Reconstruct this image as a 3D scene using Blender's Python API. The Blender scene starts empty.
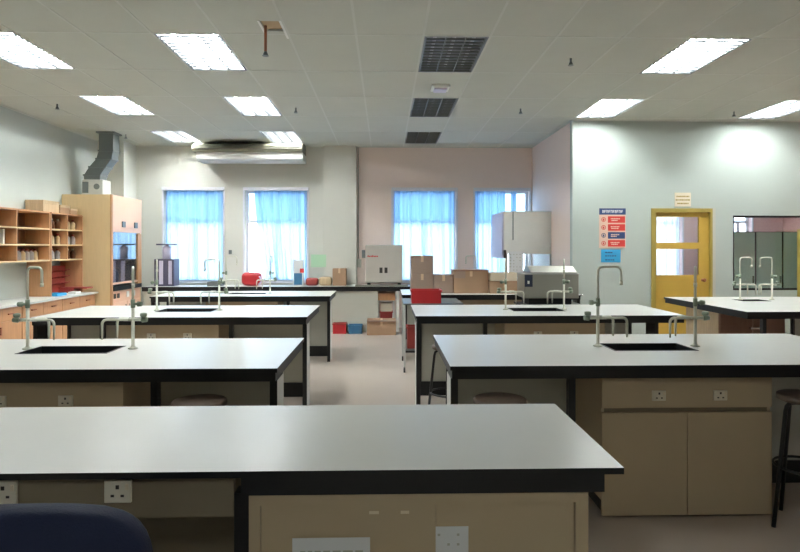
import bpy, bmesh, math, random
from mathutils import Vector, Matrix
random.seed(7)
PI = math.pi
S = bpy.context.scene
COL = S.collection
F, X0, HOR = 590.0, 385.0, 247.0          # focal length in pixels of the 800 px frame, vanishing point
YAW = math.radians(1.45)                   # the camera looks slightly towards the door side
def PX(x, d): return d * math.tan(YAW + math.atan((x - 400) / F))      # metres to the side at depth d
def PZ(y, d): return 1.6 - (y - HOR) * d / F

# ------------------------------------------------------------------ materials
def lin(c):
    return tuple(((v/255)/12.92 if v/255 <= .04045 else ((v/255+.055)/1.055)**2.4) for v in c)
def mat(name, rgb, rough=.5, metal=0., var=.06, scale=6., bump=0., bscale=40., stretch=None, spec=.5):
    m = bpy.data.materials.new(name); m.use_nodes = True
    nt = m.node_tree; b = nt.nodes['Principled BSDF']
    c = lin(rgb)
    b.inputs['Roughness'].default_value = rough; b.inputs['Metallic'].default_value = metal
    b.inputs['Specular IOR Level'].default_value = spec
    tc = nt.nodes.new('ShaderNodeTexCoord'); mp = nt.nodes.new('ShaderNodeMapping')
    nt.links.new(tc.outputs['Object'], mp.inputs['Vector'])
    if stretch: mp.inputs['Scale'].default_value = stretch
    n = nt.nodes.new('ShaderNodeTexNoise'); n.inputs['Scale'].default_value = scale; n.inputs['Detail'].default_value = 5
    nt.links.new(mp.outputs['Vector'], n.inputs['Vector'])
    mx = nt.nodes.new('ShaderNodeMix'); mx.data_type = 'RGBA'
    mx.inputs['A'].default_value = (*[v*(1-var) for v in c], 1); mx.inputs['B'].default_value = (*[min(1, v*(1+var)) for v in c], 1)
    nt.links.new(n.outputs['Fac'], mx.inputs['Factor']); nt.links.new(mx.outputs['Result'], b.inputs['Base Color'])
    if bump:
        n2 = nt.nodes.new('ShaderNodeTexNoise'); n2.inputs['Scale'].default_value = bscale
        nt.links.new(mp.outputs['Vector'], n2.inputs['Vector'])
        bp = nt.nodes.new('ShaderNodeBump'); bp.inputs['Strength'].default_value = bump; bp.inputs['Distance'].default_value = .01
        nt.links.new(n2.outputs['Fac'], bp.inputs['Height']); nt.links.new(bp.outputs['Normal'], b.inputs['Normal'])
    return m
def wood(name, rgb, rough=.45, var=.22):
    return mat(name, rgb, rough, var=var, scale=5., stretch=(7, 7, .8))
def emit(name, rgb, s):
    m = bpy.data.materials.new(name); m.use_nodes = True; nt = m.node_tree; nt.nodes.clear()
    e = nt.nodes.new('ShaderNodeEmission'); e.inputs['Color'].default_value = (*lin(rgb), 1); e.inputs['Strength'].default_value = s
    o = nt.nodes.new('ShaderNodeOutputMaterial'); nt.links.new(e.outputs[0], o.inputs[0]); return m
def glass(name, tint, gloss=.07, rough=.02):
    m = bpy.data.materials.new(name); m.use_nodes = True; nt = m.node_tree; nt.nodes.clear()
    t = nt.nodes.new('ShaderNodeBsdfTransparent'); t.inputs[0].default_value = (*lin(tint), 1)
    g = nt.nodes.new('ShaderNodeBsdfGlossy'); g.inputs['Roughness'].default_value = rough
    mx = nt.nodes.new('ShaderNodeMixShader'); mx.inputs[0].default_value = gloss
    o = nt.nodes.new('ShaderNodeOutputMaterial')
    nt.links.new(t.outputs[0], mx.inputs[1]); nt.links.new(g.outputs[0], mx.inputs[2]); nt.links.new(mx.outputs[0], o.inputs[0]); return m
def cloth(name, rgb, trans=.6):
    m = bpy.data.materials.new(name); m.use_nodes = True; nt = m.node_tree; nt.nodes.clear()
    d = nt.nodes.new('ShaderNodeBsdfDiffuse'); t = nt.nodes.new('ShaderNodeBsdfTranslucent')
    tc = nt.nodes.new('ShaderNodeTexCoord'); mp = nt.nodes.new('ShaderNodeMapping'); mp.inputs['Scale'].default_value = (9, 9, .12)
    n = nt.nodes.new('ShaderNodeTexNoise'); n.inputs['Scale'].default_value = 2.2; n.inputs['Detail'].default_value = 3
    nt.links.new(tc.outputs['Object'], mp.inputs[0]); nt.links.new(mp.outputs[0], n.inputs['Vector'])
    c = lin(rgb); mx0 = nt.nodes.new('ShaderNodeMix'); mx0.data_type = 'RGBA'
    mx0.inputs['A'].default_value = (*[v*.62 for v in c], 1); mx0.inputs['B'].default_value = (*[min(1, v*1.3) for v in c], 1)
    nt.links.new(n.outputs['Fac'], mx0.inputs['Factor'])
    for s in (d, t): nt.links.new(mx0.outputs['Result'], s.inputs[0])
    mx = nt.nodes.new('ShaderNodeMixShader'); mx.inputs[0].default_value = trans
    o = nt.nodes.new('ShaderNodeOutputMaterial')
    nt.links.new(d.outputs[0], mx.inputs[1]); nt.links.new(t.outputs[0], mx.inputs[2]); nt.links.new(mx.outputs[0], o.inputs[0]); return m

M = dict(
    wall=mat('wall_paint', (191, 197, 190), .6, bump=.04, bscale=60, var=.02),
    wallp=mat('pinkish_wall_lightened', (240, 222, 213), .6, bump=.04, bscale=60, var=.02),  # pinkish tone, made paler in place of brighter light on this wall
    ceil=mat('ceiling_tile', (193, 195, 184), .8, var=.05, scale=2.2, bump=.15, bscale=120),
    tbar=mat('ceiling_bar', (200, 202, 193), .6, var=.05, scale=1.2),
    slab=mat('concrete_slab', (70, 68, 62), .9),
    floor=mat('vinyl_floor', (182, 169, 157), .3, var=.06, scale=3),
    top=mat('worktop_laminate', (202, 202, 196), .3, var=.03, scale=5, spec=.55),
    black=mat('black_edge', (15, 16, 18), .45),
    blacks=mat('black_steel', (15, 16, 17), .4),
    grey=mat('grey_panel', (186, 186, 174), .55, var=.04),
    lgrey=mat('light_grey_steel', (196, 197, 192), .4),
    beige=mat('beige_laminate', (186, 168, 138), .5, var=.05),
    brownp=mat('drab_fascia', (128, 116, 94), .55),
    white=mat('white_plastic', (228, 228, 222), .4),
    hole=mat('socket_hole', (58, 53, 48), .6),
    sink=mat('black_sink', (22, 24, 26), .4),
    pipe=mat('epoxy_pipe', (208, 208, 192), .35),
    chrome=mat('chrome', (205, 205, 205), .2, metal=.9),
    green=mat('green_knob', (130, 142, 122), .45),
    wood=wood('orange_wood', (186, 138, 98)),
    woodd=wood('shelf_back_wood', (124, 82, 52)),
    ply=wood('pale_ply', (208, 182, 138), var=.08),
    pinkwood=wood('pinkish_wood', (232, 188, 160), var=.06),
    duct=mat('galvanised_duct', (118, 124, 124), .4, metal=.5),
    card=mat('cardboard', (164, 132, 104), .8, var=.08),
    cardp=mat('faded_carton', (152, 130, 116), .8, var=.1),
    tape=mat('parcel_tape', (205, 175, 140), .35),
    red=mat('red_plastic', (184, 40, 46), .4), redd=mat('dull_red', (150, 58, 52), .5),
    blue=mat('blue_plastic', (58, 112, 150), .45),
    navy=mat('navy_fabric', (11, 24, 56), .8, bump=.2, bscale=260),
    steel=mat('brushed_steel', (158, 157, 146), .36, metal=.6, stretch=(1, 1, 30)),
    stool=wood('worn_stool_wood', (94, 78, 66)),
    yellow=mat('yellow_paint', (190, 156, 70), .4), yellowd=mat('ochre_frame_paint', (158, 138, 66), .45),
    paper=mat('paper', (226, 228, 228), .7, var=.02),
    pgreen=mat('pale_green_paper', (176, 214, 180), .7),
    sky=mat('cyan_paper', (52, 156, 204), .6), pblue=mat('navy_print', (44, 66, 110), .5), pred=mat('red_print', (206, 56, 50), .5),
    pcream=mat('cream_print', (226, 192, 172), .5),
    machine=mat('dark_machine', (82, 78, 96), .4), lilac=mat('lilac_plastic', (206, 200, 220), .4),
    gcab=mat('green_steel_cupboard', (204, 216, 190), .5), gdark=mat('cupboard_gap', (30, 36, 30), .6),
    brownw=wood('red_brown_wood', (138, 102, 82)), tan=wood('tan_wood', (190, 166, 132)),
    amber=mat('amber_glass', (92, 52, 30), .2), cream=mat('cream_plastic', (226, 214, 190), .45),
    copper=mat('copper_pipe', (150, 92, 62), .45), acgold=mat('air_conditioner_grille', (112, 110, 92), .5),
    glass=glass('clear_pane', (235, 242, 246)), tint=glass('blue_tinted_pane', (180, 202, 222)),
    sash=glass('sash_pane', (225, 234, 244), .4), frost=glass('clear_plastic', (232, 236, 238), .12, .2),
    curtain=cloth('blue_curtain', (178, 205, 231)), wcurtain=cloth('white_curtain', (232, 236, 248), .7),
    alu=mat('window_frame_paint', (226, 226, 232), .4), refl=mat('fitting_reflector', (150, 152, 154), .35),
    louv=mat('darkened_louvre', (46, 48, 50), .4), louvo=mat('aluminium_louvre', (128, 128, 122), .35, metal=.3),  # blades of lit fittings darkened in colour to offset the tubes' glare
    tube=emit('fluorescent_tube', (246, 252, 252), 74.0), tubeoff=mat('unlit_tube', (225, 228, 230), .3),
    ovenp=mat('oven_enamel', (196, 190, 180), .45), condp=mat('painted_conduit', (170, 166, 156), .5),
    creamb=mat('cream_bottle', (206, 182, 142), .4), greyb=mat('grey_bottle', (168, 160, 158), .4), sockp=mat('socket_plate', (220, 214, 196), .45), cpan=mat('dark_control_panel', (34, 42, 62), .4),
    wallr=mat('rear_wall_lightened', (210, 210, 201), .6, bump=.04, bscale=60, var=.02),  # wall colour lightened here in place of more light at the rear
    wallq=mat('partition_dimmed', (176, 185, 178), .6, bump=.04, bscale=60, var=.02),  # wall colour darkened to offset the lights close above it
    lav=mat('lavender_wall_paint', (236, 202, 200), .6), pink=mat('pink_wall_paint', (214, 168, 160), .6),
    ground=mat('outside_ground', (170, 172, 168), .8),
)

# ------------------------------------------------------------------ mesh helper
ORG = {}
class MB:
    def __init__(s): s.v = []; s.f = []; s.m = []; s.sm = []
    def quad(s, idx, m=0, sm=False): s.f.append(idx); s.m.append(m); s.sm.append(sm)
    def box(s, x0, x1, y0, y1, z0, z1, m=0, faces=None):
        k = len(s.v); s.v += [(x, y, z) for z in (z0, z1) for y in (y0, y1) for x in (x0, x1)]
        # order: bottom, top, front(-y), back(+y), left(-x), right(+x)
        fs = [(0, 2, 3, 1), (4, 5, 7, 6), (0, 1, 5, 4), (2, 6, 7, 3), (0, 4, 6, 2), (1, 3, 7, 5)]
        for i, q in enumerate(fs): s.quad([k+a for a in q], faces.get(i, m) if faces else m)
        return s
    def tube(s, pts, r, n=10, m=0):
        pts = [Vector(p) for p in pts]; rr = r if isinstance(r, (list, tuple)) else [r]*len(pts)
        k = len(s.v); up = None
        for i, p in enumerate(pts):
            t = (pts[min(i+1, len(pts)-1)] - pts[max(i-1, 0)]).normalized()
            if up is None: up = t.orthogonal().normalized()
            up = (up - t*up.dot(t)).normalized(); bi = t.cross(up)
            for j in range(n):
                a = 2*PI*j/n; s.v.append(tuple(p + (up*math.cos(a) + bi*math.sin(a))*rr[i]))
        for i in range(len(pts)-1):
            for j in range(n):
                a = k+i*n+j; b = k+i*n+(j+1) % n; s.quad([a, b, b+n, a+n], m, True)
        s.quad([k+j for j in reversed(range(n))], m); e = k+(len(pts)-1)*n; s.quad([e+j for j in range(n)], m)
        return s
    def lathe(s, prof, c=(0, 0, 0), n=20, m=0):
        k = len(s.v)
        for r, z in prof:
            for j in range(n):
                a = 2*PI*j/n; s.v.append((c[0]+r*math.cos(a), c[1]+r*math.sin(a), c[2]+z))
        for i in range(len(prof)-1):
            for j in range(n):
                a = k+i*n+j; b = k+i*n+(j+1) % n; s.quad([a, b, b+n, a+n], m, True)
        s.quad([k+j for j in reversed(range(n))], m); e = k+(len(prof)-1)*n; s.quad([e+j for j in range(n)], m)
        return s
    def prism(s, poly, ax, a0, a1, m=0):
        """polygon in the two other axes, extruded along axis ax from a0 to a1"""
        k = len(s.v); n = len(poly)
        for a in (a0, a1):
            for u, w in poly:
                p = [u, w]; p.insert(ax, a); s.v.append(tuple(p))
        for j in range(n): s.quad([k+j, k+(j+1) % n, k+n+(j+1) % n, k+n+j], m)
        s.quad([k+j for j in reversed(range(n))], m); s.quad([k+n+j for j in range(n)], m)
        return s
    def slab(s, xs, ys, z0, z1, skip=(), mt=0, me=1):
        """slab from grid cells, leaving out cells in skip; top material mt, the rest me"""
        nx, ny = len(xs)-1, len(ys)-1
        k = len(s.v); w = nx+1
        for z in (z0, z1):
            for y in ys:
                for x in xs: s.v.append((x, y, z))
        off = w*(ny+1)
        I = lambda i, j, t: k+t*off+j*w+i
        solid = lambda i, j: 0 <= i < nx and 0 <= j < ny and (i, j) not in skip
        for i in range(nx):
            for j in range(ny):
                if not solid(i, j): continue
                s.quad([I(i, j, 1), I(i+1, j, 1), I(i+1, j+1, 1), I(i, j+1, 1)], mt)
                s.quad([I(i, j, 0), I(i, j+1, 0), I(i+1, j+1, 0), I(i+1, j, 0)], me)
                if not solid(i, j-1): s.quad([I(i, j, 0), I(i+1, j, 0), I(i+1, j, 1), I(i, j, 1)], me)
                if not solid(i, j+1): s.quad([I(i+1, j+1, 0), I(i, j+1, 0), I(i, j+1, 1), I(i+1, j+1, 1)], me)
                if not solid(i-1, j): s.quad([I(i, j+1, 0), I(i, j, 0), I(i, j, 1), I(i, j+1, 1)], me)
                if not solid(i+1, j): s.quad([I(i+1, j, 0), I(i+1, j+1, 0), I(i+1, j+1, 1), I(i+1, j, 1)], me)
        return s
    def build(s, name, mats, parent=None, bevel=0., label=None, weld=False):
        if not isinstance(mats, (list, tuple)): mats = [mats]
        if parent is not None: o0 = ORG[parent.name]; loc = (0, 0, 0)
        else:
            lo = [min(v[i] for v in s.v) for i in range(3)]; hi = [max(v[i] for v in s.v) for i in range(3)]
            o0 = ((lo[0]+hi[0])/2, (lo[1]+hi[1])/2, lo[2]); loc = o0
        me = bpy.data.meshes.new(name)
        me.from_pydata([(v[0]-o0[0], v[1]-o0[1], v[2]-o0[2]) for v in s.v], [], s.f)
        for m in mats: me.materials.append(m)
        me.polygons.foreach_set('material_index', s.m); me.polygons.foreach_set('use_smooth', s.sm)
        bm = bmesh.new(); bm.from_mesh(me)
        if weld: bmesh.ops.remove_doubles(bm, verts=bm.verts, dist=1e-5)
        bmesh.ops.recalc_face_normals(bm, faces=bm.faces); bm.to_mesh(me); bm.free()
        me.update()
        o = bpy.data.objects.new(name, me); COL.objects.link(o); o.location = loc
        if parent is not None: o.parent = parent; ORG[o.name] = o0
        else: ORG[o.name] = o0
        if label: o['label'] = label
        if bevel:
            b = o.modifiers.new('bevel', 'BEVEL'); b.width = bevel; b.segments = 2; b.limit_method = 'ANGLE'
        return o
def tag(o, label, cat, group=None):
    o['label'] = label; o['category'] = cat
    if group: o['group'] = group
    return o
def thing(name, label, cat, loc=(0, 0, 0), group=None):
    o = bpy.data.objects.new(name, None); COL.objects.link(o); o.location = loc; o.empty_display_size = .1
    ORG[o.name] = tuple(loc); return tag(o, label, cat, group)
def struct(name, mb, mats, parent=None, **k):
    o = mb.build(name, mats, parent, **k)
    if parent is None: o['kind'] = 'structure'
    return o
def dup(root, loc, rz=0., label=None, group=None):
    r = root.copy(); COL.objects.link(r); r.location = loc; r.rotation_euler = (0, 0, rz)
    if label: r['label'] = label
    if group: r['group'] = group
    for c in list(root.children):
        d = c.copy(); COL.objects.link(d); d.parent = r
        for g in list(c.children):
            e = g.copy(); COL.objects.link(e); e.parent = d
    return r
def rounded(mb, c, sx, sy, sz, e=.35, n=28, k=14, m=0):
    """soft superellipsoid pad"""
    sg = lambda v, p: math.copysign(abs(v)**p, v)
    b = len(mb.v)
    for i in range(k+1):
        ph = -PI/2 + PI*i/k
        for j in range(n):
            th = 2*PI*j/n
            mb.v.append((c[0]+sx*sg(math.cos(ph), e)*sg(math.cos(th), e), c[1]+sy*sg(math.cos(ph), e)*sg(math.sin(th), e), c[2]+sz*sg(math.sin(ph), e)))
    for i in range(k):
        for j in range(n):
            a = b+i*n+j; d = b+i*n+(j+1) % n; mb.quad([a, d, d+n, a+n], m, True)
    return mb

# ------------------------------------------------------------------ the room
CZ = 3.58
XL, XR, YB, YF = -5.35, 8.0, 11.68, -3.2
XS, YP = 2.925, 9.14                                   # side wall of the recess, partition wall
TX, TY, TX0, TY0 = .63, 1.15, .36, 5.52
struct('floor', MB().box(XL-.2, XR+.2, YF-.2, YB+.2, -.12, 0), M['floor'])
def wall_holes(axis, a0, a1, lo, hi, z0, z1, holes, m):
    """wall slab spanning lo..hi along the other axis, thickness a0..a1, with rectangular holes"""
    us = sorted({lo, hi, *[h[0] for h in holes], *[h[1] for h in holes]}); zs = sorted({z0, z1, *[h[2] for h in holes], *[h[3] for h in holes]})
    mb = MB()
    nx, nz = len(us)-1, len(zs)-1
    skip = {(i, j) for i in range(nx) for j in range(nz) for h in holes
            if h[0] <= (us[i]+us[i+1])/2 <= h[1] and h[2] <= (zs[j]+zs[j+1])/2 <= h[3]}
    mb.slab(us, zs, a0, a1, skip, 0, 0)
    mb.v = [((v[0], v[2], v[1]) if axis == 1 else (v[2], v[0], v[1])) for v in mb.v]
    return mb
WZ0, WZ1 = .92, 2.73
WIN = [(PX(164, YB), PX(223, YB)), (PX(245, YB), PX(307, YB)), (PX(393, YB), PX(456, YB)), (PX(475, YB), PX(529, YB)), (4.9, PX(682, YB)), (PX(731, YB), PX(751.5, YB))]
xm = -.55
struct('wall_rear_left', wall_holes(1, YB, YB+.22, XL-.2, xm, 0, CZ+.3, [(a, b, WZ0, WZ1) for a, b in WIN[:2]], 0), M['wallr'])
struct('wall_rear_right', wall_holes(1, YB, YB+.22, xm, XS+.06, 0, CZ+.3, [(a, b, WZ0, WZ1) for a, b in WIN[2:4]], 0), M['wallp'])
struct('wall_rear_far', wall_holes(1, YB, YB+.22, XS+.06, XR+.2, 0, CZ+.3, [(a, b, WZ0, WZ1) for a, b in WIN[4:]], 0), M['lav'])
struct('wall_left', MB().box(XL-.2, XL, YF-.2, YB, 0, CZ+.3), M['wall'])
struct('wall_right', MB().box(XR, XR+.2, YF-.2, YB, 0, CZ+.3), M['pink'])
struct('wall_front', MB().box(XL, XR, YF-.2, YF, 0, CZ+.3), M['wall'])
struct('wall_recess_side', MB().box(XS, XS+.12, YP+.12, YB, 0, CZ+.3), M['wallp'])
DX0, DX1, DZ = PX(651, YP), PX(712, YP), PZ(208, YP)
IX0, IX1, IZ0, IZ1 = PX(733, YP), PX(820, YP), PZ(291, YP), PZ(215, YP)
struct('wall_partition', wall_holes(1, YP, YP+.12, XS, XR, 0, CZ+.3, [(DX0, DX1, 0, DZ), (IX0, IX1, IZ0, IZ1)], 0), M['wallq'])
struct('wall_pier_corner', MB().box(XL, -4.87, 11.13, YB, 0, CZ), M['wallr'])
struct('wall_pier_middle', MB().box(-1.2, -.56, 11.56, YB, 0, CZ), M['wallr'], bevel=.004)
struct('trim_1', MB().box(XS+.12, DX0-.01, YP-.012, YP, 0, .1).box(DX1+.01, XR, YP-.012, YP, 0, .1), M['grey'])

# suspended ceiling: one quad per tile, fittings sit in the left-out tiles
FIT = {'A1': (-7, 0, 1), 'A2': (-7, 2, 1), 'A3': (-7, 4, 1), 'B1': (-4, 0, 1), 'B2': (-4, 2, 1), 'B3': (-4, 4, 1),
       'C1': (0, 0, 0), 'C2': (0, 2, 0), 'C3': (0, 4, 0), 'D1': (4, 0, 1), 'D2': (4, 2, 1), 'F2': (8, 2, 1), 'F1': (8, 0, 1), 'F3': (8, 4, 1), 'G1': (-1, -7, 1), 'H1': (-4, -2, 1)}
ix = range(-10, 13); iy = range(-8, 6)
xs = [TX0+TX*i for i in ix]; ys = [TY0+TY*j for j in iy]
hx0, hx1, hy0, hy1 = PX(262, 5.3), PX(286, 5.3), 5.2, 5.44
cm = MB()
sk = {(a, b) for a, b, _ in FIT.values()}
hc = (int(math.floor((hx0-TX0)/TX)), -1)
hx1 = min(hx1, TX0+TX*(hc[0]+1)-.03)
for i in ix:
    for j in iy:
        if (i, j) in sk: continue
        x0, x1, y0, y1 = TX0+TX*i, TX0+TX*(i+1), TY0+TY*j, TY0+TY*(j+1)
        x0, x1, y0, y1 = max(x0, XL), min(x1, XR), max(y0, YF), min(y1, YB)
        if x0 >= x1 or y0 >= y1: continue
        if (i, j) == hc:
            cm.slab([x0, hx0, hx1, x1], [y0, hy0, hy1, y1], CZ, CZ+.018, {(1, 1)}, 0, 0)
        else: cm.box(x0+.004, x1-.004, y0+.004, y1-.004, CZ, CZ+.018)
struct('ceiling', cm, M['ceil'])
struct('ceiling_slab', MB().box(XL-.2, XR+.2, YF-.2, YB+.22, CZ+.3, CZ+.42), M['slab'])
tb = MB()
for x in xs:
    if XL < x < XR: tb.box(x-.011, x+.011, YF, YB, CZ-.003, CZ+.003)
for y in ys:
    if YF < y < YB: tb.box(XL, XR, y-.011, y+.011, CZ-.0025, CZ+.0025)
struct('trim_2', tb, M['tbar'])
am = MB()
am.box(XL, XL+.025, YF, 11.13, CZ-.012, CZ+.004).box(XL, XR, YB-.025, YB, CZ-.012, CZ+.004).box(XS, XR, YP-.025, YP, CZ-.012, CZ+.004).box(XS-.025, XS, YP, YB, CZ-.012, CZ+.004)
struct('trim_3', am, M['tbar'])

# ------------------------------------------------------------------ ceiling lights
def make_light(lit):
    t = thing('ceiling_light', 'x', 'ceiling light')
    w, l = TX/2-.012, TY/2-.012
    mb = MB(); mb.box(-w, w, -l, l, .10, .104)
    for a in (-w, w-.004): mb.box(a, a+.004, -l, l, -.004, .1)
    for a in (-l, l-.004): mb.box(-w, w, a, a+.004, -.004, .1)
    mb.build('housing', M['refl'], t)
    for k in (-1, 0, 1):
        x = k*.19
        MB().tube([(x, -l+.04, .062), (x, l-.04, .062)], .017, 10).build('fluorescent_tube', M['tube' if lit else 'tubeoff'], t)
    lv = MB()
    for x in (-.095, .095, -w+.02, w-.02): lv.box(x-.004, x+.004, -l+.01, l-.01, .0, .022)
    n = 12
    for i in range(n+1):
        y = -l+.015+(2*l-.03)*i/n
        lv.box(-w+.02, w-.02, y-.003, y+.003, .001, .02)
    lv.build('louvre_grid', M['louv' if lit else 'louvo'], t)
    return t
LAB = {'A1': 'lit louvred ceiling light by the long wall, nearest the camera of that row',
       'A2': 'lit louvred ceiling light by the long wall, second of that row towards the windows',
       'A3': 'lit louvred ceiling light nearest the grey exhaust duct',
       'B1': 'large lit ceiling light beside the copper sprinkler pipe',
       'B2': 'lit ceiling light between the big bright one and the air conditioner',
       'B3': 'lit ceiling light directly above the air conditioner',
       'C1': 'unlit louvred ceiling light with sparkling cells, nearest the camera of the dark row',
       'C2': 'unlit louvred ceiling light just behind the small white emergency light',
       'C3': 'unlit louvred ceiling light nearest the window wall',
       'D1': 'lit ceiling light standing alone over the far-side benches, largest on that side',
       'D2': 'lit ceiling light against the partition wall above the safety poster',
       'F2': 'lit ceiling light against the partition wall above the interior window',
       'G1': 'added unseen ceiling light behind the camera',  # added to brighten the fronts that face the camera
       'H1': 'added unseen ceiling light above the front bench, just outside the photo',  # unseen fitting added to lift the front bench top
       'F3': 'added unseen ceiling light in the room behind the yellow door',  # added so the room beyond the partition is not dark
       'F1': 'added unseen ceiling light over the far-side bench, just outside the photo'}  # added out of view to light the right side
p_on, p_off = make_light(True), make_light(False); used = set()
for k, (i, j, on) in FIT.items():
    src = p_on if on else p_off
    loc = (TX0+TX*(i+.5), TY0+TY*(j+.5), CZ)
    if src.name in used: o = dup(src, loc)
    else: used.add(src.name); o = src; o.location = loc
    o['label'] = LAB[k]; o['group'] = 'recessed fluorescent ceiling lights'

# ------------------------------------------------------------------ windows and curtains
def window(i, a, b, tinted=True):
    z0, z1, y = WZ0, WZ1, YB+.1
    w = MB()
    for x0, x1, u0, u1 in ((a, a+.05, z0, z1), (b-.05, b, z0, z1), (a+.05, b-.05, z0, z0+.05), (a+.05, b-.05, z1-.06, z1), (a+.05, b-.05, 2.08, 2.13), ((a+b)/2-.025, (a+b)/2+.025, z0+.05, 2.08)):
        w.box(x0, x1, y, y+.05, u0, u1)
    o = struct('window_%d' % i, w, M['alu'])
    m = (a+b)/2
    MB().box(a+.05, b-.05, y+.022, y+.028, 2.13, z1-.06).build('upper_pane', M['tint' if tinted else 'glass'], o)
    MB().box(a+.05, m-.025, y+.022, y+.028, z0+.05, 2.08).build('pane', M['glass'], o)
    MB().box(m+.025, b-.05, y+.022, y+.028, z0+.05, 2.08).build('pane', M['glass'], o)
    MB().box(a-.02, b+.02, YB-.03, YB+.1, z0-.03, z0).build('window_sill', M['alu'], o)
    MB().box(a-.03, b+.03, YB-.045, YB-.005, z1-.02, z1+.045).build('curtain_rail', M['alu'], o)
    MB().box(a-.035, a-.005, YB-.02, YB-.0, z0, z1).box(b+.005, b+.035, YB-.02, YB, z0, z1).build('casing', M['alu'], o)
    e = bpy.data.lights.new('window_portal', 'AREA'); e.shape = 'RECTANGLE'; e.size = b-a; e.size_y = z1-z0; e.cycles.is_portal = True
    po = bpy.data.objects.new('window_portal', e); COL.objects.link(po); po.location = (m, YB+.2, (z0+z1)/2); po.rotation_euler = (-PI/2, 0, 0)
def curtain(a, b, z0, z1, m, seed, lean=0., pleats=9, y=None):
    rnd = random.Random(seed); mb = MB(); nx, nz = 120, 14
    y = (YB+.05) if y is None else y
    ph = [rnd.uniform(0, 6.28) for _ in range(4)]
    for k in range(nz+1):
        v = k/nz
        for i in range(nx+1):
            u = i/nx
            le = a + lean*(1-v)**1.3
            x = le+(b-le)*u
            d = .024*math.sin(u*pleats*2*PI+ph[0])+.016*math.sin(u*pleats*3.3*PI+ph[1]+v*1.2)+.006*math.sin(u*41+ph[2])
            mb.v.append((x, y+d*(.55+.45*(1-v)), z0+(z1-z0)*v))
    w = nx+1
    for k in range(nz):
        for i in range(nx): mb.quad([k*w+i, k*w+i+1, (k+1)*w+i+1, (k+1)*w+i], 0, True)
    return mb.build('curtain', m)
for i, (a, b) in enumerate(WIN): window(i+1, a, b, i < 4)
g = 'curtains on the rear windows'
(a, b), (c, d), (e, f), (h, q) = WIN[:4]
tag(curtain(a+.02, b-.01, WZ0+.03, WZ1-.02, M['curtain'], 1, 0), 'blue curtain closed across the window behind the dark grey machine', 'curtain', g)
tag(curtain(c+.17, d-.01, WZ0+.03, WZ1-.02, M['curtain'], 2, .19), 'blue curtain slanting away from a bright gap, behind the red sack', 'curtain', g)
tag(curtain(e+.02, f-.03, WZ0+.03, WZ1-.02, M['curtain'], 3, .0), 'blue curtain on the window beside the white oven', 'curtain', g)
tag(curtain(h+.01, h+.62, WZ0+.03, WZ1-.02, M['curtain'], 4, 0, 6), 'blue curtain on the window behind the white fume hood', 'curtain', g)
tag(curtain(h+.72, h+.84, WZ0+.03, WZ1-.02, M['curtain'], 5, 0, 2), 'narrow strip of blue curtain between two bright gaps above the white fume hood', 'curtain', g)
tag(curtain(4.92, PX(680, YB), WZ0+.03, WZ1-.02, M['wcurtain'], 6, 0, 8), 'white curtain seen through the panes of the yellow door', 'curtain')

# ------------------------------------------------------------------ yellow door, sign, posters, interior window
dr = MB()
fw = .07
dr.box(DX0, DX0+fw, YP-.02, YP+.12, 0, DZ).box(DX1-fw*.5, DX1, YP-.02, YP+.12, 0, DZ).box(DX0+fw, DX1-fw*.5, YP-.02, YP+.12, DZ-.06, DZ)
door = struct('door_1', dr, M['yellowd'])
lx0, lx1 = DX0+fw, DX1-fw*.5
px0, px1 = PX(657.5, YP), PX(700, YP)
zs = [0.01, PZ(275.5, YP), PZ(249, YP), PZ(242.5, YP), PZ(216.5, YP), DZ-.06]
lf = MB().slab([lx0, px0, px1, lx1], zs, YP+.03, YP+.07, {(1, 1), (1, 3)}, 0, 0)
lf.v = [(v[0], v[2], v[1]) for v in lf.v]
lf.build('door_leaf', M['yellow'], door)
for z0, z1 in ((zs[1], zs[2]), (zs[3], zs[4])): MB().box(px0, px1, YP+.047, YP+.053, z0, z1).build('pane', M['glass'], door)
kx, kz = PX(703.5, YP), PZ(280.5, YP)
kb = MB().tube([(kx, YP+.03, kz), (kx, YP+.0, kz), (kx, YP-.012, kz), (kx, YP-.035, kz), (kx, YP-.05, kz)], [.025, .012, .012, .03, .018], 14)
kb.build('door_knob', M['copper'], door)
MB().box(DX1, DX1+.05, YP-.02, YP-.001, 0, DZ).build('architrave', M['grey'], door)

sx0, sx1, sz0, sz1 = PX(674.5, YP), PX(690.5, YP), PZ(206, YP), PZ(192, YP)
sg = MB().box(sx0, sx1, YP-.012, YP-.001, sz0, sz1).build('door_sign', M['cream'])
tag(sg, 'small cream sign on the wall above the yellow door', 'sign')
ln = MB()
for k, wd in enumerate((.8, .9, .7)):
    zc = sz1-.06-k*.055; c = (sx0+sx1)/2; hw = (sx1-sx0)/2*wd
    x = c-hw
    while x < c+hw-.01:
        s_ = random.uniform(.012, .03); ln.box(x, min(x+s_, c+hw), YP-.0135, YP-.0115, zc-.011, zc+.011); x += s_+.006
ln.build('lettering', M['yellowd'], sg)

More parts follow.
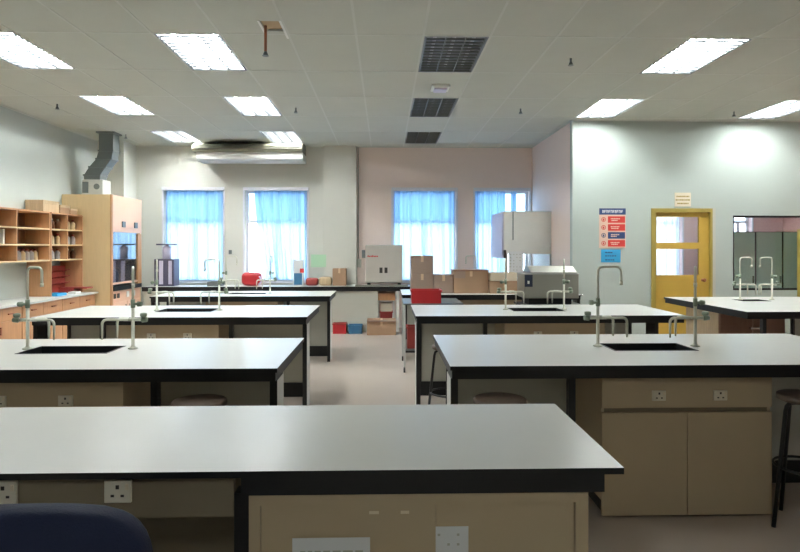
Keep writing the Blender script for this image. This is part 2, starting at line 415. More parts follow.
ax0, ax1, az0, az1 = PX(599, YP), PX(625.5, YP), PZ(248, YP), PZ(208, YP)
ps = thing('safety_poster', 'tall poster of red and navy rows under a navy heading, left of the yellow door', 'poster', ((ax0+ax1)/2, YP, az0))
ps['label'] = 'tall poster of red and navy rows under a navy heading on the partition wall'
H = az1-az0; W = ax1-ax0
MB().box(ax0, ax1, YP-.006, YP-.001, az0, az1).build('sheet', M['pcream'], ps)
MB().box(ax0, ax1, YP-.008, YP-.006, az1-.16*H, az1).build('heading_band', M['pblue'], ps)
lt = MB(); x = ax0+.05
for k in range(10):
    s_ = random.choice((.02, .024, .028)); lt.box(x, x+.007, YP-.0095, YP-.008, az1-.115*H, az1-.045*H)
    lt.box(x+.007, x+s_, YP-.0095, YP-.008, az1-.06*H, az1-.045*H)
    if k % 2: lt.box(x+.007, x+s_-.004, YP-.0095, YP-.008, az1-.095*H, az1-.08*H)
    else: lt.box(x+s_-.007, x+s_, YP-.0095, YP-.008, az1-.115*H, az1-.06*H)
    x += s_+.008
lt.build('lettering', M['paper'], ps)
for k in range(4):
    t1 = az1-(.20+.2*k)*H; b1 = t1-.165*H
    rw = MB().box(ax0+.33*W, ax1-.01, YP-.008, YP-.006, b1, t1).build('row_panel', M['pblue'] if k == 2 else M['pred'], ps)
    tl = MB()
    for q_, f_ in ((.62, .55), (.36, .4)):
        zc = b1+(t1-b1)*q_; xa = ax0+.33*W+.04+random.uniform(0, .02)
        while xa < ax0+.33*W+.04+W*.6*f_:
            s_ = random.uniform(.012, .026); tl.box(xa, xa+s_, YP-.0095, YP-.008, zc-.008, zc+.008); xa += s_+.006
    tl.build('lettering', M['pcream'], rw)
    cx, cz, r = ax0+.165*W, (t1+b1)/2, .036
    ring = MB()
    for a_ in range(20):
        u0, u1 = 2*PI*a_/20, 2*PI*(a_+1)/20
        kk = len(ring.v)
        for rr_, yy in ((r, YP-.0085), (r*.72, YP-.0085)):
            for u in (u0, u1): ring.v.append((cx+rr_*math.cos(u), yy, cz+rr_*math.sin(u)))
        ring.quad([kk, kk+1, kk+3, kk+2])
    ring.box(cx-.012, cx+.012, YP-.0085, YP-.006, cz-.018, cz+.014)
    ring.build('icon', [M['pblue'] if k == 2 else M['pred']], ps)
bs = MB().box(PX(601, YP), PX(620.5, YP), YP-.005, YP-.001, PZ(262.5, YP), PZ(249.5, YP)).build('wall_notice', M['sky'])
tag(bs, 'bright cyan paper notice just below the red and navy poster', 'notice')
bl = MB()
for k, (zc, n_) in enumerate(((252.5, 3), (256, 5), (260, 4))):
    x = PX(605, YP)
    for j in range(n_):
        s_ = random.uniform(.02, .04); bl.box(x, x+s_, YP-.0062, YP-.005, PZ(zc, YP)-.008, PZ(zc, YP)+.008); x += s_+.008
bl.build('lettering', M['pblue'], bs)

iw = MB()
for x0, x1, u0, u1 in ((IX0, IX0+.03, IZ0, IZ1), (IX1-.03, IX1, IZ0, IZ1), (IX0+.03, IX1-.03, IZ0, IZ0+.03), (IX0+.03, IX1-.03, IZ1-.03, IZ1)): iw.box(x0, x1, YP+.02, YP+.09, u0, u1)
ii = struct('window_7', iw, M['blacks'])
MB().box(IX0+.03, IX1-.03, YP+.05, YP+.056, IZ0+.03, IZ1-.03).build('pane', M['glass'], ii)
for k in range(3):
    x = PX(728, 9.7)+k*.46
    cb = thing('steel_cupboard', 'x', 'cupboard', (x+.225, 9.9, 0), 'green steel cupboards behind the interior window')
    cb['label'] = ['green steel cupboard behind the interior window, nearest the yellow door', 'green steel cupboard in the middle behind the interior window', 'green steel cupboard behind the interior window, farthest from the yellow door'][k]
    MB().box(x, x+.445, 9.69, 10.1, 0, PZ(231.5, 9.7)).build('body', M['gdark'], cb)
    MB().box(x+.01, x+.435, 9.67, 9.69, .1, PZ(231.5, 9.7)-.01).build('door', M['gcab'], cb, bevel=.003)
    MB().box(x+.39, x+.41, 9.65, 9.67, 1.0, 1.12).build('handle', M['chrome'], cb)
tc = thing('tall_cupboard', 'olive wooden tall cupboard standing by the interior window, cut by the photo edge', 'cupboard', (6.6, 8.98, 0))
MB().box(PX(797, 9.13), 7.4, 8.74, 9.13, 0, 1.88).build('body', M['yellowd'], tc, bevel=.005)
for k in (0, 1): MB().box(PX(797, 9.13)+.01+k*.48, PX(797, 9.13)+.47+k*.48, 8.72, 8.74, .08, 1.86).build('door', M['yellowd'], tc, bevel=.003)

# ------------------------------------------------------------------ benches
BZ = .918
def leg_box(x0, x1, y0, y1, z1, outer=None):
    return MB().box(x0, x1, y0, y1, 0, z1, 0, {outer: 1} if outer is not None else None)
def bench(label, x0, x1, y0, y1, sink=None, cab=None, inner=(), group='island laboratory benches', open_end=None, basin=.14):
    cx, cy = (x0+x1)/2, (y0+y1)/2
    t = thing('lab_bench', label, 'bench', (cx, cy, 0), group)
    zt = BZ-.024
    if sink:
        a, b, c, d = sink
        MB().slab([x0, a, b, x1], [y0, c, d, y1], zt, BZ, {(1, 1)}, 0, 1).build('worktop', [M['top'], M['black']], t)
        k = MB(); r = .012
        for q in ((a, a+r, c, d), (b-r, b, c, d), (a+r, b-r, c, c+r), (a+r, b-r, d-r, d)): k.box(*q, zt-basin, BZ+.002)
        k.box(a+r, b-r, c+r, d-r, zt-basin, zt-basin+.012)
        sk_ = k.build('sink', M['sink'], t)
        MB().lathe([(.03, 0), (.03, .004), (.02, .005)], ((a+b)/2, (c+d)/2, zt-basin+.012), 16).build('drain', M['chrome'], sk_)
    else: MB().box(x0, x1, y0, y1, zt, BZ, 1, {1: 0}).build('worktop', [M['top'], M['black']], t)
    ap = MB(); i = .012; z = zt-.052
    ap.box(x0+i, x1-i, y0+i, y0+i+.025, z, zt).box(x0+i, x1-i, y1-i-.025, y1-i, z, zt)
    ap.box(x0+i, x0+i+.025, y0+i+.025, y1-i-.025, z, zt).box(x1-i-.025, x1-i, y0+i+.025, y1-i-.025, z, zt)
    ap.build('apron', M['black'], t)
    for s_, xe in ((-1, x0), (1, x1)):
        if open_end == -2 and s_ < 0: continue
        if open_end == s_: xe -= s_*.25
        xa, xb = (xe+.006, xe+.05) if s_ < 0 else (xe-.05, xe-.006)
        for ya, yb in ((y0+.04, y0+.24),):
            leg_box(xa, xb, ya, yb, z, 4 if s_ < 0 else 5).build('leg', [M['blacks'], M['lgrey']], t, bevel=.003)  # outer face light grey: its glossy reflection is put into the colour
    for xi in inner:
        for ya in (y0+.05, y1-.1)[:1 if open_end == -2 else 2]: leg_box(xi-.02, xi+.02, ya, ya+.05, z).build('leg', [M['blacks'], M['lgrey']], t)
    spans = [(x0+.06, x1-.06)]
    if cab: spans = [(x0+.06, cab[0]-.012), (cab[1]+.012, x1-.06)]
    if open_end == 1: spans[-1] = (spans[-1][0], x1-.32)
    for a, b in spans:
        if b-a < .06 or (open_end == -2 and a < cx-.5): continue
        p_ = MB().box(a, b, cy-.012, cy+.012, .15, z).build('spine_panel', M['grey'], t)
        MB().box(a, b, cy-.03, cy+.03, .0, .1499).build('foot_rail', M['blacks'], p_)
        xe = a if a < cx else b-.03
        MB().box(xe, xe+.03, cy-.03, cy-.013, .15, z).build('panel_post', M['blacks'], p_)
    return t
def socket(parent, x, y, z, w=.086, h=.07):
    o = MB().box(x-w/2, x+w/2, y-.011, y, z-h/2, z+h/2).build('power_socket', M['sockp'], parent, bevel=.003)
    k = MB(); k.box(x-.005, x+.005, y-.0125, y-.0105, z+.008, z+.02).box(x-.02, x-.010, y-.0125, y-.0105, z-.016, z-.009).box(x+.010, x+.02, y-.0125, y-.0105, z-.016, z-.009)
    k.build('socket_hole', M['hole'], o)
    MB().box(x+.024, x+.034, y-.014, y-.0105, z+.006, z+.024).build('switch', M['cream'], o)
    return o
def bench_cabinet(label, x0, x1, y0, y1, group='beige cabinets under the benches'):
    t = thing('base_cabinet', label, 'cabinet', ((x0+x1)/2, (y0+y1)/2, 0), group)
    z1 = BZ-.08; w = .018
    cs = MB().box(x0, x0+w, y0+.02, y1-.02, .1, z1).box(x1-w, x1, y0+.02, y1-.02, .1, z1).box(x0+w, x1-w, y0+.02, y1-.02, .1, .118)
    cs.box(x0+w, x1-w, y0+.04, y0+.055, .118, z1-.001)
    cs.build('carcass', M['beige'], t)
    MB().box(x0+.03, x1-.03, y0+.045, y1-.045, 0, .1).build('plinth', M['blacks'], t)
    for yf, yb in ((y0, y0+.02), (y1-.02, y1)):
        f_ = MB().box(x0, x1, yf, yb, .648, z1).build('fascia_panel', M['beige'], t, bevel=.002)
        m = (x0+x1)/2
        for a, b in ((x0, m-.0015), (m+.0015, x1)):
            MB().box(a, b, yf, yb, .012, .620).build('door', M['beige'], t, bevel=.002)
        if yf == y0:
            for fr in (.33, .69): socket(f_, x0+(x1-x0)*fr, yf, .722, .082, .06)
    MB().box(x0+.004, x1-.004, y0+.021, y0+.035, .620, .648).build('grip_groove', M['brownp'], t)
    return t
R2 = (.372, 3.165, 3.36, 4.57); L2 = (-3.37, -.606, 3.33, 4.44)
R3 = (.302, 3.0, 5.81, 6.94); L3 = (-3.42, -.76, 5.77, 6.94)
R4 = (.24, 2.82, 8.40, 9.5); L4 = (-3.24, -.757, 8.2, 9.2)
bench('x', *R2, sink=(1.505, 2.065, 3.83, 4.13), cab=(1.28, 2.30), inner=(1.09,))['label'] = 'white-topped bench with sink and taps whose cabinet shows full-length doors and sockets'
bench('x', *L2, sink=(-2.36, -1.78, 3.82, 4.11), cab=(-2.54, -1.50), inner=(-1.31, -2.75))['label'] = 'white-topped bench directly behind the front bench, on the wooden shelf side'
bench('x', *R3, sink=(1.36, 1.92, 6.22, 6.56), cab=(1.2, 2.22), inner=(1.0,), open_end=1)['label'] = 'white-topped bench in front of the stainless steel bath'
bench('x', *L3, sink=(-2.42, -1.83, 6.26, 6.6), cab=(-2.62, -1.64), inner=(-1.51, -2.76))['label'] = 'white-topped bench in the third row, its near end beside the orange wooden cabinets'
bench('x', *R4, sink=(1.55, 2.0, 9.05, 9.3), cab=(1.0, 2.4), inner=())['label'] = 'white-topped bench carrying the cardboard boxes'
bench('x', *L4, sink=(-2.28, -1.74, 8.6, 8.82), cab=(-2.5, -1.5), inner=(-1.35,))['label'] = 'white-topped bench nearest the rear counter, in front of the red sack'
bench('x', 3.80, 6.6, 6.10, 7.95, sink=(4.50, 4.86, 7.3, 7.55), cab=(4.08, 4.9), inner=(4.02,), open_end=-2, basin=.03)['label'] = 'white-topped bench in front of the yellow door and interior window'
bench_cabinet('beige two-door cabinet with two sockets, seen full height beside the front bench', 1.28, 2.30, 3.45, 4.47)
bench_cabinet('beige cabinet just visible over the front bench, below the sink on the shelf side', -2.54, -1.50, 3.42, 4.35)
bench_cabinet('beige cabinet under the bench in front of the stainless steel bath', 1.2, 2.22, 5.9, 6.85)
bench_cabinet('beige cabinet under the third-row bench beside the orange wooden cabinets', -2.62, -1.64, 5.86, 6.85)
bench_cabinet('pale cabinet under the bench carrying the cardboard boxes', 1.0, 2.4, 8.5, 9.4)
bench_cabinet('beige cabinet under the bench nearest the rear counter', -2.5, -1.5, 8.29, 9.1)
wc = thing('wooden_cabinet', 'brown wooden cabinet under the bench in front of the yellow door', 'cabinet', (4.53, 7.6, 0))
MB().box(4.08, 4.9, 7.12, 7.9, .08, .839, 0, {2: 1}).build('carcass', [M['tan'], M['brownw']], wc)
for k in (0, 1): MB().box(4.09+k*.405, 4.49+k*.405, 7.1, 7.12, .1, .83).build('door', M['brownw'], wc, bevel=.003)
MB().box(4.2, 4.86, 7.28, 7.85, 0, .08).build('plinth', M['blacks'], wc)
MB().box(4.45, 4.6, 7.07, 7.1, .6, .62).build('handle', M['chrome'], wc)

# front bench
fx0, fx1, fy0, fy1 = -2.6, .738, 1.804, 2.55
fb = thing('lab_bench', 'closest white-topped bench spanning the bottom of the photo, with papers stuck below', 'bench', ((fx0+fx1)/2, (fy0+fy1)/2, 0), 'island laboratory benches')
MB().box(fx0, fx1, fy0, fy1, BZ-.02, BZ, 1, {1: 0}).build('worktop', [M['top'], M['black']], fb)
MB().box(-.44, fx1-.057, fy0+.01, fy0+.035, BZ-.078, BZ-.02).box(fx0, fx1-.057, fy1-.035, fy1-.01, BZ-.078, BZ-.02).box(fx1-.082, fx1-.057, fy0+.035, fy1-.035, BZ-.078, BZ-.02).build('apron', M['black'], fb)
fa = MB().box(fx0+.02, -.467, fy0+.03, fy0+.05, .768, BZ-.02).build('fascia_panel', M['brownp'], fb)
socket(fa, PX(119, fy0+.03), fy0+.03, PZ(487.5, fy0+.03), .082, .07)
socket(fa, PX(5, fy0+.03), fy0+.03, PZ(487.5, fy0+.03), .082, .074)
for xa in (-.466, -1.55, fx0+.02): leg_box(xa, xa+.045, fy0+.03, fy0+.09, BZ-.079).build('leg', [M['blacks'], M['lgrey']], fb)
for xa in (fx0+.02, fx1-.095): leg_box(xa, xa+.045, fy1-.085, fy1-.04, BZ-.079).build('leg', [M['blacks'], M['lgrey']], fb)
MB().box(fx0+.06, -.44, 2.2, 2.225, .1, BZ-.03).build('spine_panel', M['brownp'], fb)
ca, cb_ = -.418, .633; cy0 = 1.822
fc = thing('base_cabinet', 'low beige cabinet with framed sliding doors and papers, closest to the camera', 'cabinet', ((ca+cb_)/2, 2.1, 0), 'beige cabinets under the benches')
zt = BZ-.08
MB().box(ca, ca+.02, cy0+.02, 2.45, .08, zt).box(cb_-.02, cb_, cy0+.02, 2.45, .08, zt).box(ca+.02, cb_-.02, 2.43, 2.45, .08, zt).box(ca+.02, cb_-.02, cy0+.02, 2.43, .08, .1).build('carcass', M['beige'], fc)
MB().box(ca+.03, cb_-.03, cy0+.05, 2.42, 0, .08).build('plinth', M['blacks'], fc)
fr = MB(); d0 = ca+.035; d1 = cb_-.04; zt2 = zt-.033
fr.box(ca, d0, cy0, cy0+.02, .08, zt).box(d1, cb_, cy0, cy0+.02, .08, zt).box(d0, d1, cy0, cy0+.02, zt2, zt).box(d0, d1, cy0, cy0+.02, .08, .12)
fr.build('face_frame', M['beige'], fc)
xm_ = PX(432, cy0)
dl = MB().box(d0+.001, xm_+.012, cy0+.008, cy0+.02, .121, zt2-.001).build('sliding_door', M['beige'], fc)
drr = MB().box(xm_+.014, d1-.001, cy0+.014, cy0+.026, .121, zt2-.001).build('sliding_door', M['beige'], fc)
for x_, w_ in ((PX(374, cy0), .03), (PX(405, cy0), .026)):
    MB().box(x_-w_/2, x_+w_/2, cy0+.0072, cy0+.008, PZ(515, cy0), PZ(512, cy0)).build('sticker', M['cream'], dl)
pp = MB().box(PX(292, cy0), PX(370, cy0), cy0+.0058, cy0+.0068, .42, PZ(538, cy0)).build('paper_notice', M['paper']); tag(pp, 'wide white paper stuck on the closest sliding cabinet door', 'paper')
pl = MB()
for k in range(6):
    x = PX(300, cy0)
    while x < PX(360, cy0): s_ = random.uniform(.01, .03); pl.box(x, x+s_, cy0+.0052, cy0+.0058, .655-k*.03, .662-k*.03); x += s_+.008
pl.build('lettering', M['grey'], pp)
p2 = MB().box(PX(433, cy0), PX(469, cy0), cy0+.0118, cy0+.0128, .61, PZ(529, cy0)).build('paper_notice', M['paper']); tag(p2, 'small white paper with faint marks beside the wider one', 'paper')
pl = MB()
for k in range(3):
    for j in range(3):
        if (j+k) % 3 != 1: pl.box(PX(438, cy0)+j*.03, PX(438, cy0)+j*.03+.008, cy0+.0112, cy0+.0118, .70-k*.03, .707-k*.03)
pl.build('printed_mark', M['grey'], p2)

# ------------------------------------------------------------------ taps
def make_tap(neck=0., side=1):
    """tall swan-neck tap; hooked outlets run towards +x*side, the neck is turned by neck radians"""
    t = thing('lab_tap', 'x', 'tap')
    MB().lathe([(.032, 0), (.032, .006), (.02, .012), (.0108, .02), (.0108, .30)], n=14).build('base_column', M['pipe'], t)
    rr = .032; H_ = .545; reach = .155
    pts = [(0, 0, .30), (0, 0, H_-rr)]
    for k in range(1, 6): a = PI/2*k/5; pts.append((rr-rr*math.cos(a), 0, H_-rr+rr*math.sin(a)))
    for k in range(0, 6): a = PI/2*k/5; pts.append((reach-rr+rr*math.sin(a), 0, H_-rr+rr*math.cos(a)))
    pts.append((reach, 0, H_-.10))
    ca_, sa = math.cos(neck), math.sin(neck)
    sn = MB().tube([(p[0]*ca_, p[0]*sa, p[2]) for p in pts], .0085, 10)
    sn.tube([(reach*ca_, reach*sa, H_-.10), (reach*ca_, reach*sa, H_-.125)], .0115, 10)
    sn.build('swan_neck', M['pipe'], t)
    MB().tube([(0, -.004, .30), (-.03*side, -.004, .30), (-.034*side, -.004, .30), (-.06*side, -.004, .30)], [.009, .009, .018, .016], 12).tube([(0, 0, .275), (0, 0, .33)], .0145, 12).build('valve_knob', M['green'], t)
    cr = MB().tube([(-.055*side, 0, .195), (.06*side, 0, .195)], .011, 10)
    cr.build('cross_pipe', M['pipe'], t)
    MB().tube([(-.055*side, 0, .195), (-.062*side, 0, .195), (-.095*side, 0, .195)], [.011, .02, .016], 10).lathe([(.016, .212), (.022, .218), (.022, .236), (.01, .24)], (-.07*side, 0, 0), 12).build('side_knob', M['green'], t)
    for y_, r_ in ((-.03, .19), (.035, .12)):
        b_ = .03; ps_ = [(.03*side, 0, .195), (.05*side, y_, .198), ((r_-b_)*side, y_, .198)]
        for k in range(1, 6): a = PI/2*k/5; ps_.append(((r_-b_+b_*math.sin(a))*side, y_, .198-b_+b_*math.cos(a)))
        ps_ += [(r_*side, y_, .10), (r_*side, y_, .065)]
        MB().tube(ps_, [.009]*(len(ps_)-2)+[.008, .0055], 8).build('hooked_outlet', M['pipe'], t)
    return t
g = 'tall taps standing on the benches'
taps = [(1.462, 4.02, -.15, 1, 'tall swan-neck tap on the bench in front of the cyan notice, neck over the sink'),
        (2.13, 4.0, -2.06, -1, 'tall tap seen end-on in front of the yellow door, green knob outwards'),
        (-2.385, 4.0, -.5, 1, 'tall swan-neck tap in front of the wooden shelves'),
        (-1.69, 4.0, -1.166, -1, 'tall tap seen end-on in front of the fume cupboard'),
        (-2.45, 6.4, -1.2, 1, 'tap in front of the dark grey machine, on the third-row bench'),
        (-1.79, 6.42, PI, -1, 'tap with its neck over the sink, in front of the first blue curtain'),
        (1.31, 6.38, -1.77, 1, 'tap in front of the white-topped cardboard box by the steel bath'),
        (1.955, 6.4, -1.87, -1, 'tap in front of the stainless steel bath'),
        (-2.33, 8.72, 0, 1, 'tap on the rearmost bench by the red sack'),
        (-1.69, 8.72, PI/2, -1, 'tap in front of the slanting blue curtain'),
        (1.42, 9.2, PI, 1, 'tap half hidden behind the wide cardboard box'),
        (PX(741, 7.5), 7.52, 0, 1, 'pale tap before the interior window, nearer the yellow door'),
        (PX(772, 7.5), 7.5, PI, -1, 'pale tap before the interior window, farther from the yellow door')]
for x, y, nk, sd, lb in taps:
    t = make_tap(nk, sd); t.location = (x, y, BZ+.0006); t['label'] = lb; t['group'] = g

# ------------------------------------------------------------------ stools
def make_stool():
    t = thing('stool', 'x', 'stool')
    MB().lathe([(.0, .715), (.135, .715), (.148, .722), (.15, .735), (.147, .748), (.135, .752), (0, .752)], n=28).build('seat', M['stool'], t)
    for k in range(4):
        a = PI/4+k*PI/2; c, s_ = math.cos(a), math.sin(a)
        MB().tube([(.05*c, .05*s_, .705), (.10*c, .10*s_, .705), (.12*c, .12*s_, .69), (.128*c, .128*s_, .66), (.2*c, .2*s_, .0)], .0115, 8).build('leg', M['blacks'], t)
    R = .162; rg = MB(); pts = [(R*math.cos(2*PI*k/24), R*math.sin(2*PI*k/24), .34) for k in range(25)]
    rg.tube(pts, .008, 8).build('foot_ring', M['blacks'], t)
    MB().lathe([(.06, .70), (.06, .715)], n=16).build('seat_plate', M['blacks'], t)
    return t
st = make_stool(); st.location = (PX(500, 3.3), 3.3, 0); st['label'] = 'stool tucked under the bench just beyond the corner of the front bench'; st['group'] = 'round stools'
for x, y, rz_, lb in ((-1.03, 3.3, .3, 'stool whose rounded top just shows over the front bench, beside a black leg'),
                 (2.42, 3.33, .85, 'round wooden-topped stool standing beside the full-height beige cabinet'),
                 (.555, 5.1, .785, 'black-legged stool in the aisle behind the bench with the full-height cabinet')):
    dup(st, (x, y, 0), rz_, lb)

# ------------------------------------------------------------------ blue chair
ch = thing('office_chair', 'navy blue fabric chair back at the front bench, close to the camera', 'chair', (-.77, 1.33, 0))
bk = MB(); rounded(bk, (-.77, 1.25, .785), .262, .045, .255, .42, 40, 20)
bk.v = [(v[0]+.03, v[1]-.35*(v[0]+.77)**2*1.2+.06*(v[2]-.8), v[2]+.012) for v in bk.v]
bk.build('backrest', M['navy'], ch)
sp = MB(); rounded(sp, (-.77, 1.52, .47), .24, .23, .04, .45, 36, 12); sp.build('seat', M['navy'], ch)
MB().tube([(-.77, 1.45, .43), (-.77, 1.28, .42), (-.77, 1.19, .47), (-.77, 1.185, .75)], .018, 10).build('back_support', M['blacks'], ch)
MB().lathe([(.05, .08), (.05, .14), (.028, .15), (.028, .38), (.1, .40), (.1, .432)], (-.77, 1.45, 0), 16).build('gas_column', M['blacks'], ch)
for k in range(5):
    a = .3+k*2*PI/5; c, s_ = math.cos(a), math.sin(a)
    l_ = MB().tube([(-.77+.04*c, 1.45+.04*s_, .12), (-.77+.26*c, 1.45+.26*s_, .075)], [.022, .014], 8).build('foot_spoke', M['blacks'], ch)
    MB().tube([(-.77+.26*c-.02*s_, 1.45+.26*s_+.02*c, .028), (-.77+.26*c+.02*s_, 1.45+.26*s_-.02*c, .028)], .028, 12).tube([(-.77+.26*c, 1.45+.26*s_, .04), (-.77+.26*c, 1.45+.26*s_, .078)], .008, 6).build('castor', M['blacks'], l_)

# ------------------------------------------------------------------ side counter, cabinets, shelves, fume cupboard
sc = thing('side_counter', 'long pale worktop running along the wall under the wooden shelves', 'worktop', (-5.05, 6.3, 0))
MB().box(XL+.002, -4.74, 2.4, 9.88, .835, .86, 1, {1: 0}).build('worktop', [M['top'], M['lgrey']], sc)
for k in range(6):
    y0 = 3.98+k*.98
    t = thing('wooden_cabinet', 'x', 'cabinet', (-5.05, y0+.49, 0), 'orange wooden cabinets under the side counter')
    t['label'] = 'orange wooden cabinet under the side worktop, ' + ['sixth', 'fifth', 'fourth', 'third', 'second', 'first'][k] + ' from the fume cupboard'
    MB().box(XL+.004, -4.80, y0, y0+.975, .08, .834).build('carcass', M['wood'], t)
    MB().box(XL+.03, -4.84, y0+.01, y0+.965, 0, .08).build('plinth', M['blacks'], t)
    for j in (0, 1):
        ya = y0+.005+j*.485
        dw = MB().box(-4.80, -4.78, ya, ya+.48, .665, .825).build('drawer', M['wood'], t, bevel=.003)
        MB().box(-4.78, -4.76, ya+.19, ya+.29, .74, .755).build('handle', M['copper'], dw)
        d_ = MB().box(-4.80, -4.78, ya, ya+.48, .09, .655).build('door', M['wood'], t, bevel=.003)
        yh = ya+.43 if j == 0 else ya+.03
        MB().box(-4.78, -4.76, yh, yh+.02, .5, .6).build('handle', M['copper'], d_)
def shelf_unit(name, label, y0, y1, divs, z0, zrows, legs=()):
    t = thing(name, label, 'shelf', (XL+.15, (y0+y1)/2, z0))
    xb, xf = XL+.003, -4.975; w = .02; zt = zrows[-1]
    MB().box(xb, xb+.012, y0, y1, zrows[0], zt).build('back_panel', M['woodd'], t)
    for y in (y0, y1-w): MB().box(xb+.012, xf, y, y+w, z0 if y in legs or (y == y0 and 'a' in legs) or (y != y0 and 'b' in legs) else zrows[0], zt).build('side_panel', M['wood'], t)
    for z in zrows: MB().box(xb+.012, xf, y0+w, y1-w, z-.01, z+.01).build('shelf_board', M['ply'] if z != zt else M['wood'], t)
    for y in divs:
        for a, b in zip(zrows[:-1], zrows[1:]): MB().box(xb+.012, xf-.002, y-.009, y+.009, a+.01, b-.01).build('divider', M['wood'], t)
    return t
ZR = [1.40, 1.63, 1.865, 2.11]
shelf_unit('wall_shelf', 'open wooden wall shelf of large square cells above the side worktop', 6.5, 8.90, (7.3, 8.11), 1.39, ZR)
shelf_unit('standing_shelf', 'open wooden shelf of small cells standing on the side worktop beside the fume cupboard', 8.92, 9.85, (9.385,), .861, ZR, ('a', 'b'))
# things kept in the shelves
def bottle(kind):
    r, h = .037, .16
    t = thing('reagent_bottle', 'x', 'bottle')
    m = {'a': M['amber'], 'w': M['creamb'], 'c': M['greyb']}[kind]
    MB().lathe([(r*.95, 0), (r, .006), (r, h*.62), (r*.8, h*.74), (r*.42, h*.8), (r*.42, h*.86)], n=12).build('body', m, t)
    MB().lathe([(r*.52, h*.86), (r*.52, h), (r*.45, h*1.01)], n=12).build('cap', M['cream'] if kind == 'a' else M['redd'], t)
    return t
prot = {k: bottle(k) for k in 'awc'}; first = set()
def put(kind, x, y, z, label, group):
    if kind in first: dup(prot[kind], (x, y, z), 0, label, group)
    else:
        first.add(kind); o = prot[kind]; o.location = (x, y, z); o['label'] = label; o['group'] = group
for row, (z, txt, kinds) in enumerate(((ZR[2], 'top', 'aw'), (ZR[1], 'middle', 'wc'), (ZR[0], 'bottom', 'ca'))):
    for bay, (ya, yb) in enumerate(((8.97, 9.35), (9.42, 9.80))):
        for k in range(5):
            kd = kinds[(k*k+bay) % 2]
            nm = {'a': 'brown', 'w': 'cream', 'c': 'grey'}[kd]
            put(kd, -5.10-.07*(k % 2), ya+.03+(yb-ya-.06)*k/4, z+.0101, nm+' reagent bottle in the %s small cell %s the fume cupboard' % (txt, ('away from', 'next to')[bay]), 'reagent bottles in the standing shelf')
for k in range(7):
    put('c' if k % 3 else 'w', -5.14, 8.2+k*.1, ZR[0]+.0101, 'small pale bottle in the row along the lowest large cell of the wall shelf', 'pale bottles in the wall shelf')
for k, (y, h, m) in enumerate(((7.62, .17, 'pgreen'), (7.67, .19, 'cream'), (7.72, .16, 'paper'), (7.98, .2, 'paper'), (8.18, .18, 'cream'))):
    b_ = MB().box(-5.25, -5.08, y, y+.035, ZR[1]+.0101, ZR[1]+.01+h).build('file_box', M[m], bevel=.002)
    tag(b_, ['pale green file upright on the middle shelf board near the photo edge', 'cream file leaning between a green and a white file', 'short white file beside the cream one in the middle cell', 'tall white file standing alone in the middle cell of the wall shelf', 'cream file alone in the middle large cell nearest the small cells'][k], 'file', 'files on the wall shelf')
for k, (ya, yb, h, m) in enumerate(((8.86, 9.3, .18, 'tan'), (9.32, 9.6, .14, 'card'), (9.62, 9.84, .10, 'card'))):
    c = thing('storage_box', ['tan flat box on top of the wooden shelves, farthest from the fume cupboard', 'pale flat box in the middle of those on top of the wooden shelves', 'flat brown box on top of the wooden shelves, nearest the fume cupboard'][k], 'box', (-5.18, (ya+yb)/2, 2.12), 'boxes on top of the shelves')
    MB().box(-5.32, -5.06, ya+.005, yb-.005, 2.1205, 2.12+h*.75).build('body', M[m], c, bevel=.003)
    MB().box(-5.325, -5.055, ya, yb, 2.12+h*.72, 2.12+h).build('lid', M['tan'], c, bevel=.003)
rk = thing('drying_rack', 'red-brown rack of pegs on the side worktop below the small cells', 'rack', (-5.1, 9.6, .861))
MB().box(-5.25, -4.80, 9.62, 9.822, .93, .95).box(-5.25, -5.0, 9.62, 9.822, .861, .93).build('tray', M['redd'], rk)
MB().box(-5.29, -5.25, 9.395, 9.822, .861, 1.3).build('board', M['redd'], rk)
for k in range(4):
    for j in range(3): MB().tube([(-5.25, 9.42+k*.1, 1.0+j*.1), (-5.12, 9.42+k*.1, 1.04+j*.1)], .007, 8).build('peg', M['redd'], rk)
for k, (x, y, w, m, lb) in enumerate(((-5.0, 9.08, .1, 'sky', 'pale blue tray on the side worktop below the small cells'), (-4.88, 9.4, .06, 'white', 'small white dish on the side worktop in front of the red-brown rack'))):
    b_ = MB().slab([x-w, x-w+.01, x+w-.01, x+w], [y-w*1.3, y-w*1.3+.01, y+w*1.3-.01, y+w*1.3], .87, .90, {(1, 1)}, 0, 0).box(x-w, x+w, y-w*1.3, y+w*1.3, .861, .87).build('tray', M[m]); tag(b_, lb, 'tray')

fh = thing('fume_cupboard', 'tall pale wooden fume cupboard with glass sash beside the wooden shelves', 'fume cupboard', (-4.97, 10.5, 0))
hy0, hy1, hxf, hzt = 9.9, 11.12, -4.55, PZ(195, 9.9)
MB().box(XL+.003, hxf+.0, hy0, hy0+.04, .0, hzt).build('side_panel', M['ply'], fh)
MB().box(hxf-.005, hxf+.02, hy0-.005, hy0+.05, .0, hzt).build('front_post', M['wood'], fh)
MB().box(XL+.003, hxf, hy1-.04, hy1, .0, hzt).build('side_panel', M['ply'], fh)
MB().box(hxf-.03, hxf+.012, hy1-.16, hy1, .86, PZ(233, 10)-.0).build('front_post', M['wood'], fh)
MB().box(XL+.003, hxf-.03, hy0+.04, hy1-.04, hzt-.03, hzt).build('top_panel', M['ply'], fh)
zf = PZ(232, 9.9)
fpn = MB().box(hxf-.03, hxf+.012, hy0+.05, hy1, zf, hzt-.0).build('fascia_panel', M['pinkwood'], fh, bevel=.004)
for y in (10.35, 10.85): MB().box(hxf+.012, hxf+.03, y-.06, y+.06, zf+.09, zf+.19).build('control_box', M['duct'], fpn)
MB().box(XL+.003, XL+.02, hy0+.04, hy1-.04, .9, zf).build('back_lining', M['lilac'], fh)
